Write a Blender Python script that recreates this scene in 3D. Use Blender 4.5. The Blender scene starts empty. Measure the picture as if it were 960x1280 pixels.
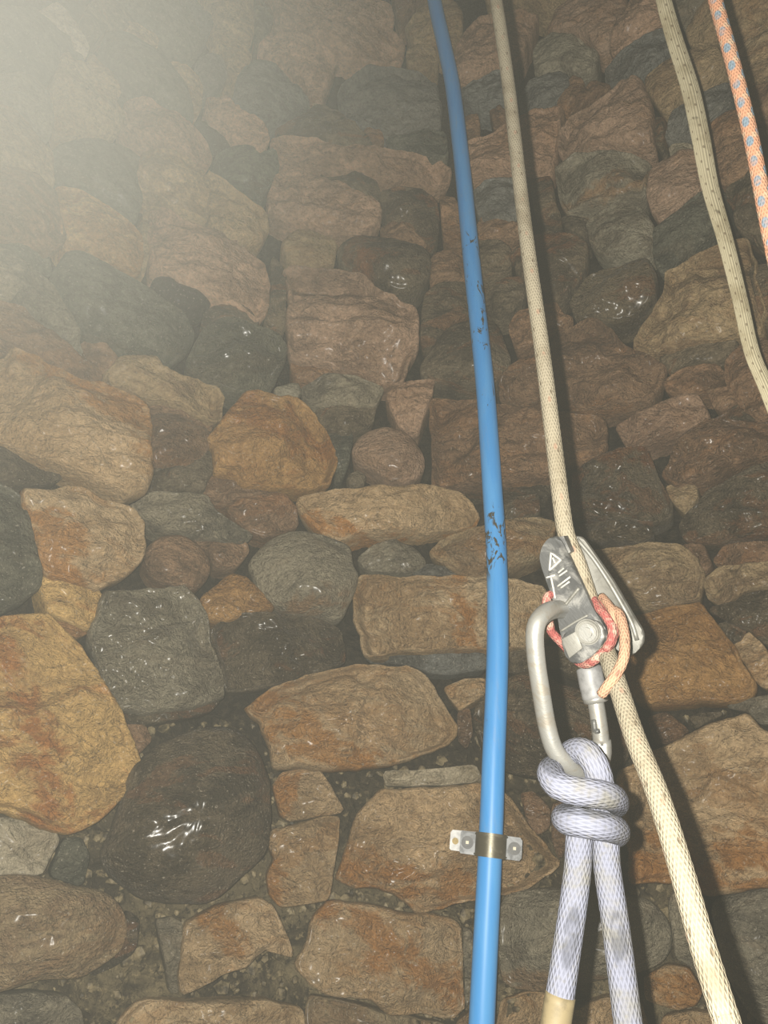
import bpy, bmesh, math, random
from mathutils import Vector, Matrix, noise
from math import sin, cos, pi, radians, sqrt, atan2, hypot, floor

S = bpy.context.scene
COL = S.collection

# ------------------------------------------------------------------ camera, world, flash, exposure
F_PX = 960.0                                   # phone main lens, 960 px focal length on a 960 x 1280 frame
PITCH = radians(24.5)                          # the phone looks up the shaft
cam_d = bpy.data.cameras.new('camera')
cam_d.sensor_fit = 'VERTICAL'; cam_d.sensor_height = 24.0
cam_d.lens = 24.0 * F_PX / 1280.0
cam_d.clip_start = 0.005
cam = bpy.data.objects.new('camera', cam_d); COL.objects.link(cam)
cam.rotation_euler = (pi / 2 + PITCH, 0, 0)
S.camera = cam

W = bpy.data.worlds.new('shaft_dark'); S.world = W; W.use_nodes = True
W.node_tree.nodes['Background'].inputs[0].default_value = (0.75, 0.85, 1.0, 1)
W.node_tree.nodes['Background'].inputs[1].default_value = 0.006

RT = Vector((1, 0, 0)); UPV = Vector((0, -sin(PITCH), cos(PITCH))); FW = Vector((0, cos(PITCH), sin(PITCH)))
fl = bpy.data.lights.new('phone_flash', 'POINT'); fl.energy = 32.0; fl.color = (1.0, 0.955, 0.86)
fl.shadow_soft_size = 0.003
flo = bpy.data.objects.new('phone_flash', fl); COL.objects.link(flo)
flo.location = RT * -0.018 + UPV * 0.0075 + FW * 0.001

vs = S.view_settings
vs.view_transform = 'Standard'; vs.look = 'None'; vs.gamma = 1.0; vs.use_curve_mapping = False
vs.exposure = 0.48
S.cycles.max_bounces = 4; S.cycles.diffuse_bounces = 1; S.cycles.volume_bounces = 0
S.cycles.use_denoising = True

# ------------------------------------------------------------------ geometry of the place
AX, AY, R = 0.035, 0.28, 0.72                  # axis of the round shaft (metres, camera at the origin) and its radius

def ray(x, y):
    a, b = (x - 480) / F_PX, (640 - y) / F_PX
    return Vector((a, cos(PITCH) - b * sin(PITCH), sin(PITCH) + b * cos(PITCH)))

def at(x, y, z):                               # point on the photograph's ray at depth z (metres) along the view
    return ray(x, y) * z

def on_wall(x, y, r=R):
    d = ray(x, y)
    A = d.x ** 2 + d.y ** 2; B = -2 * (d.x * AX + d.y * AY); C = AX * AX + AY * AY - r * r
    return d * ((-B + sqrt(B * B - 4 * A * C)) / (2 * A))

def to_px(p):
    z = p.dot(FW)
    if z < 0.05: return None
    return 480 + F_PX * p.dot(RT) / z, 640 - F_PX * p.dot(UPV) / z

def srgb(r, g, b):
    f = lambda c: (c / 255) / 12.92 if c <= 10 else (((c / 255) + 0.055) / 1.055) ** 2.4
    return (f(r), f(g), f(b))

# ------------------------------------------------------------------ node helpers
class NT:
    def __init__(self, name):
        self.m = bpy.data.materials.new(name); self.m.use_nodes = True
        self.t = self.m.node_tree; self.t.nodes.clear()
        self.out = self.n('ShaderNodeOutputMaterial')
    def n(self, kind, **kw):
        nd = self.t.nodes.new(kind)
        for k, v in kw.items(): setattr(nd, k, v)
        return nd
    def put(self, sock, v):
        if hasattr(v, 'is_output'): self.t.links.new(v, sock)
        elif isinstance(v, (tuple, list)) and sock.type == 'RGBA' and len(v) == 3: sock.default_value = (*v, 1)
        else: sock.default_value = v
    def math(self, op, a, b=0.0, c=0.0, clamp=False):
        nd = self.n('ShaderNodeMath', operation=op, use_clamp=clamp)
        for i, v in enumerate((a, b, c)): self.put(nd.inputs[i], v)
        return nd.outputs[0]
    def vmath(self, op, a, b=(0, 0, 0), out=0):
        nd = self.n('ShaderNodeVectorMath', operation=op)
        self.put(nd.inputs[0], a)
        if op == 'SCALE': self.put(nd.inputs[3], b)
        else: self.put(nd.inputs[1], b)
        return nd.outputs[out]
    def mix(self, f, a, b, mode='MIX'):
        nd = self.n('ShaderNodeMix', data_type='RGBA', blend_type=mode)
        self.put(nd.inputs[0], f); self.put(nd.inputs[6], a); self.put(nd.inputs[7], b)
        return nd.outputs[2]
    def noise(self, vec, scale, detail=4, rough=0.55, dist=0.0):
        nd = self.n('ShaderNodeTexNoise')
        self.put(nd.inputs['Vector'], vec); self.put(nd.inputs['Scale'], scale)
        nd.inputs['Detail'].default_value = detail; nd.inputs['Roughness'].default_value = rough
        nd.inputs['Distortion'].default_value = dist
        return nd.outputs[0]
    def step(self, v, lo, hi):
        nd = self.n('ShaderNodeMapRange', interpolation_type='SMOOTHSTEP')
        self.put(nd.inputs[0], v); self.put(nd.inputs[1], lo); self.put(nd.inputs[2], hi)
        nd.inputs[3].default_value = 0; nd.inputs[4].default_value = 1
        return nd.outputs[0]
    def attr(self, name):
        nd = self.n('ShaderNodeAttribute', attribute_type='OBJECT'); nd.attribute_name = name
        return nd
    def bump(self, h, strength, dist, normal=None):
        nd = self.n('ShaderNodeBump'); nd.inputs['Strength'].default_value = strength
        nd.inputs['Distance'].default_value = dist; self.put(nd.inputs['Height'], h)
        if normal: self.put(nd.inputs['Normal'], normal)
        return nd.outputs[0]
    def bsdf(self, color, rough, spec=0.5, metal=0.0, normal=None, coat=0.0):
        nd = self.n('ShaderNodeBsdfPrincipled')
        self.put(nd.inputs['Base Color'], color); self.put(nd.inputs['Roughness'], rough)
        self.put(nd.inputs['Specular IOR Level'], spec); self.put(nd.inputs['Metallic'], metal)
        self.put(nd.inputs['Coat Weight'], coat); nd.inputs['Coat Roughness'].default_value = 0.2
        if normal: self.put(nd.inputs['Normal'], normal)
        self.t.links.new(nd.outputs[0], self.out.inputs[0])
        return nd

def mat_stone():
    g = NT('stone')
    tc = g.n('ShaderNodeTexCoord').outputs['Object']
    rnd = g.n('ShaderNodeObjectInfo').outputs['Random']
    off = g.vmath('SCALE', (37.0, 61.0, 17.0), rnd)
    p0 = g.vmath('ADD', tc, off)
    rot = g.n('ShaderNodeVectorRotate', rotation_type='Z_AXIS')
    g.put(rot.inputs['Vector'], tc); g.put(rot.inputs['Angle'], g.attr('bed').outputs['Fac'])
    pb = g.vmath('ADD', g.vmath('MULTIPLY', rot.outputs[0], (1, 2.3, 1.4)), off)
    A, B, C = (g.attr(k).outputs['Color'] for k in ('col_a', 'col_b', 'col_c'))
    n1 = g.noise(p0, 9, 7, 0.62, 0.5)
    n2 = g.noise(pb, 26, 7, 0.66, 0.9)
    m1 = g.step(g.math('ADD', g.math('MULTIPLY', n1, 0.6), g.math('MULTIPLY', n2, 0.4)), 0.44, 0.57)
    col = g.mix(m1, A, B)
    # one band of rust across the stone, where the photograph has one
    sv = g.attr('stain').outputs['Vector']; sep = g.n('ShaderNodeSeparateXYZ'); g.put(sep.inputs[0], sv)
    st = g.n('ShaderNodeSeparateXYZ'); g.put(st.inputs[0], tc)
    dd = g.math('ADD', g.math('MULTIPLY', st.outputs[0], g.math('COSINE', sep.outputs[0])),
                g.math('MULTIPLY', st.outputs[1], g.math('SINE', sep.outputs[0])))
    dd = g.math('ABSOLUTE', g.math('SUBTRACT', dd, sep.outputs[1]))
    nz = g.math('MULTIPLY', g.math('SUBTRACT', g.noise(p0, 14, 6, 0.65, 0.6), 0.5), 0.14)
    dd = g.math('ADD', dd, nz)
    band = g.math('SUBTRACT', 1.0, g.step(g.math('SUBTRACT', dd, sep.outputs[2]), -0.009, 0.009))
    band = g.math('MULTIPLY', band, g.step(g.noise(pb, 22, 5, 0.6, 0.5), 0.34, 0.52))
    # scattered patches of the same rust
    n3 = g.noise(g.vmath('ADD', pb, (5, 9, 2)), 8, 6, 0.66, 1.0)
    pat = g.math('MULTIPLY', g.step(n3, 0.54, 0.60), g.attr('patch').outputs['Fac'])
    col = g.mix(g.math('MULTIPLY', g.math('MAXIMUM', band, pat), g.math('ADD', 0.45, g.math('MULTIPLY', n2, 0.7)), 0, True), col, C)
    # darker and lighter grain, thin dark cracks along the bedding, pale mica specks
    fine = g.noise(g.vmath('ADD', g.vmath('SCALE', p0, 0.75), g.vmath('SCALE', pb, 0.25)), 85, 7, 0.74)
    grain = g.noise(p0, 240, 3, 0.7)
    val = g.math('MAXIMUM', 0.1, g.math('ADD', -0.30, g.math('ADD', g.math('MULTIPLY', fine, 1.52), g.math('MULTIPLY', grain, 1.09))))
    col = g.mix(1.0, col, val, 'MULTIPLY')
    n4 = g.math('ABSOLUTE', g.math('SUBTRACT', g.noise(g.vmath('ADD', pb, (1, 3, 7)), 9, 5, 0.6, 1.2), 0.5))
    crack = g.math('MULTIPLY', g.math('SUBTRACT', 1.0, g.step(n4, 0.001, 0.008)), 0.30)
    col = g.mix(crack, col, (0.02, 0.016, 0.011))
    spk = g.noise(p0, 300, 2, 0.6)
    col = g.mix(g.math('MULTIPLY', g.step(spk, 0.62, 0.72), 0.45), col, (0.55, 0.48, 0.38))
    wet = g.attr('wet').outputs['Fac']
    wm = g.math('MULTIPLY', wet, g.step(g.noise(p0, 11, 4, 0.6), 0.36, 0.58))
    rough = g.math('SUBTRACT', 0.74, g.math('MULTIPLY', wm, 0.46))
    hgt = g.math('ADD', g.math('MULTIPLY', fine, 0.7), g.math('MULTIPLY', g.noise(p0, 190, 4, 0.65), 0.75))
    hgt = g.math('ADD', hgt, g.math('ADD', g.math('MULTIPLY', n2, 0.9), g.math('MULTIPLY', grain, g.math('ADD', 0.35, g.math('MULTIPLY', wet, 0.9)))))
    hgt = g.math('SUBTRACT', hgt, g.math('MULTIPLY', crack, 0.5))
    hgt = g.math('ADD', hgt, g.math('MULTIPLY', g.noise(p0, 430, 2, 0.6), g.math('MULTIPLY', wet, 0.8)))
    nrm = g.bump(hgt, 1.0, 0.0085)
    g.bsdf(col, rough, g.math('ADD', 0.30, g.math('MULTIPLY', wm, 0.45)), 0.0, nrm, g.math('MULTIPLY', wm, 0.25))
    return g.m

def mat_mortar():
    g = NT('mortar')
    tc = g.n('ShaderNodeTexCoord').outputs['Object']
    n1 = g.noise(tc, 18, 6, 0.65, 0.6); n2 = g.noise(tc, 120, 5, 0.65)
    col = g.mix(g.step(n1, 0.40, 0.62), srgb(52, 46, 35), srgb(110, 99, 75))
    col = g.mix(g.step(n2, 0.54, 0.70), col, srgb(134, 120, 90))
    col = g.mix(g.step(g.noise(tc, 75, 4, 0.7), 0.56, 0.66), col, srgb(52, 46, 36))
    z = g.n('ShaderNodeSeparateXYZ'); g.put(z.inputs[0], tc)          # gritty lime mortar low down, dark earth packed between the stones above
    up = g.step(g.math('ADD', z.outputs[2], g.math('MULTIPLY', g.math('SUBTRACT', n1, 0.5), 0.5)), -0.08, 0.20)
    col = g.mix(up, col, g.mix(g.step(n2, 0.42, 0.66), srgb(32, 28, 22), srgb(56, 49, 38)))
    h = g.math('ADD', g.math('MULTIPLY', n1, 1.0), g.math('MULTIPLY', n2, 0.7))
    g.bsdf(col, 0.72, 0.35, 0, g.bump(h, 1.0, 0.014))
    return g.m

def mat_gravel():
    g = NT('gravel')
    tc = g.n('ShaderNodeTexCoord').outputs['Object']
    n1 = g.noise(tc, 90, 3, 0.6); n2 = g.noise(tc, 300, 3, 0.6)
    col = g.mix(g.step(n1, 0.36, 0.66), srgb(54, 48, 37), srgb(128, 115, 88))
    g.bsdf(col, 0.6, 0.4, 0, g.bump(n2, 0.5, 0.002))
    return g.m

def uv(g):
    s = g.n('ShaderNodeSeparateXYZ'); g.put(s.inputs[0], g.n('ShaderNodeUVMap').outputs[0])
    return s.outputs[0], s.outputs[1]

def lattice(g, u, v, nu, pv, ru, rv, ou=0.0, stagger=0.5):
    """spots on a helical grid round a cord: nu columns round it, pitch pv along it"""
    cu = g.math('ADD', g.math('MULTIPLY', u, float(nu)), ou)
    fu = g.math('SUBTRACT', g.math('FRACT', cu), 0.5)
    vv = g.math('ADD', g.math('DIVIDE', v, pv), g.math('MULTIPLY', g.math('FLOOR', cu), stagger))
    fv = g.math('SUBTRACT', g.math('FRACT', vv), 0.5)
    d = g.math('SQRT', g.math('ADD', g.math('POWER', g.math('DIVIDE', fu, ru), 2.0), g.math('POWER', g.math('DIVIDE', fv, rv), 2.0)))
    return g.math('SUBTRACT', 1.0, g.step(d, 0.75, 1.1))

def braid_h(g, u, v, k, p):
    a = g.math('MULTIPLY', g.math('ADD', g.math('MULTIPLY', u, float(k)), g.math('DIVIDE', v, p)), 2 * pi)
    b = g.math('MULTIPLY', g.math('SUBTRACT', g.math('MULTIPLY', u, float(k)), g.math('DIVIDE', v, p)), 2 * pi)
    return g.math('MAXIMUM', g.math('SINE', a), g.math('SINE', b))

def mat_cord(name, base, dirt, k, p, dirt_amt, flecks=(), dirt_scale=30, rough=0.85):
    g = NT(name); u, v = uv(g)
    tc = g.n('ShaderNodeTexCoord').outputs['Object']
    h = braid_h(g, u, v, k, p)
    n = g.noise(tc, dirt_scale, 5, 0.62, 0.4); n2 = g.noise(tc, 260, 3, 0.6)
    col = g.mix(g.math('MULTIPLY', g.step(n, 0.47, 0.68), dirt_amt), base, dirt)
    col = g.mix(g.math('MULTIPLY', g.step(n2, 0.5, 0.72), dirt_amt * 0.5), col, dirt)
    col = g.mix(g.math('MULTIPLY', g.math('SUBTRACT', 1.0, g.step(h, -0.9, 0.45)), 0.34), col, tuple(c * 0.45 for c in base))
    for (c, nu, pv, ru, rv, ou, sg, amt) in flecks:
        m = g.math('MULTIPLY', lattice(g, u, v, nu, pv, ru, rv, ou, sg), g.math('MULTIPLY', g.step(g.noise(tc, 60, 2), 0.30, 0.50), amt))
        col = g.mix(m, col, c)
    g.bsdf(col, rough, 0.15, 0, g.bump(g.math('ADD', h, g.math('MULTIPLY', n2, 0.8)), 0.5, 0.0008))
    return g.m

def mat_metal(name, base, metal, rough, wear, wear_amt=0.5):
    g = NT(name)
    tc = g.n('ShaderNodeTexCoord').outputs['Object']
    n = g.noise(tc, 70, 6, 0.65, 0.8); n2 = g.noise(g.vmath('MULTIPLY', tc, (1, 6, 1)), 160, 4, 0.6)
    col = g.mix(g.math('MULTIPLY', g.step(n, 0.46, 0.66), wear_amt), base, wear)
    col = g.mix(g.math('MULTIPLY', g.step(n2, 0.56, 0.72), wear_amt * 0.6), col, tuple(c * 0.5 for c in base))
    r = g.math('ADD', rough, g.math('MULTIPLY', g.math('SUBTRACT', n, 0.5), 0.3))
    g.bsdf(col, r, 0.5, metal, g.bump(n2, 0.15, 0.0008))
    return g.m

def mat_plain(name, base, rough=0.6, metal=0.0):
    g = NT(name)
    tc = g.n('ShaderNodeTexCoord').outputs['Object']
    n = g.noise(tc, 120, 4, 0.6)
    col = g.mix(g.step(n, 0.4, 0.7), base, tuple(c * 0.6 for c in base))
    g.bsdf(col, rough, 0.4, metal)
    return g.m

# ------------------------------------------------------------------ object helpers
def link(name, me, mat=None, parent=None, loc=None):
    o = bpy.data.objects.new(name, me); COL.objects.link(o)
    if mat: me.materials.append(mat)
    if parent: o.parent = parent
    if loc is not None: o.matrix_local = loc if isinstance(loc, Matrix) else Matrix.Translation(loc)
    return o

def tag(o, label, cat, kind=None, group=None):
    if label: o['label'] = label
    if cat: o['category'] = cat
    if kind: o['kind'] = kind
    if group: o['group'] = group
    return o

def empty(name, loc):
    o = bpy.data.objects.new(name, None); COL.objects.link(o); o.location = loc; o.empty_display_size = 0.02
    return o

def smooth(me):
    me.polygons.foreach_set('use_smooth', [True] * len(me.polygons)); me.update()

def pydata(name, vs_, fs):
    me = bpy.data.meshes.new(name); me.from_pydata([tuple(v) for v in vs_], [], fs); me.update(); return me

# ------------------------------------------------------------------ the stones
PAL = {  # lit albedo pairs (sRGB) and the rust of each kind of stone
 'T': ((176, 151, 116), (152, 126, 92), (150, 102, 48)),     # tan sandstone
 'Y': ((192, 160, 104), (168, 138, 90), (148, 92, 42)),      # yellow sandstone
 'R': ((144, 108, 70), (166, 136, 94), (126, 82, 46)),       # rusty
 'O': ((160, 124, 78), (138, 104, 64), (138, 92, 48)),       # orange brown
 'B': ((128, 102, 78), (98, 77, 58), (134, 96, 62)),         # brown
 'M': ((150, 124, 102), (122, 98, 78), (138, 106, 76)),      # pinkish brown
 'U': ((146, 127, 97), (120, 100, 75), (138, 104, 68)),      # dull buff
 'G': ((132, 124, 105), (98, 92, 78), (122, 96, 68)),        # grey
 'S': ((106, 105, 98), (82, 82, 77), (102, 88, 68)),         # slate
 'D': ((100, 89, 71), (66, 58, 45), (114, 76, 48)),          # dark brown grey
 'E': ((92, 91, 78), (68, 68, 58), (94, 78, 58)),            # dark greenish grey
 'P': ((172, 160, 136), (142, 132, 110), (130, 110, 84)),    # pale grey
 'K': ((52, 48, 40), (44, 40, 34), (70, 50, 36)),            # near black, deep in the joint
}
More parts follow.
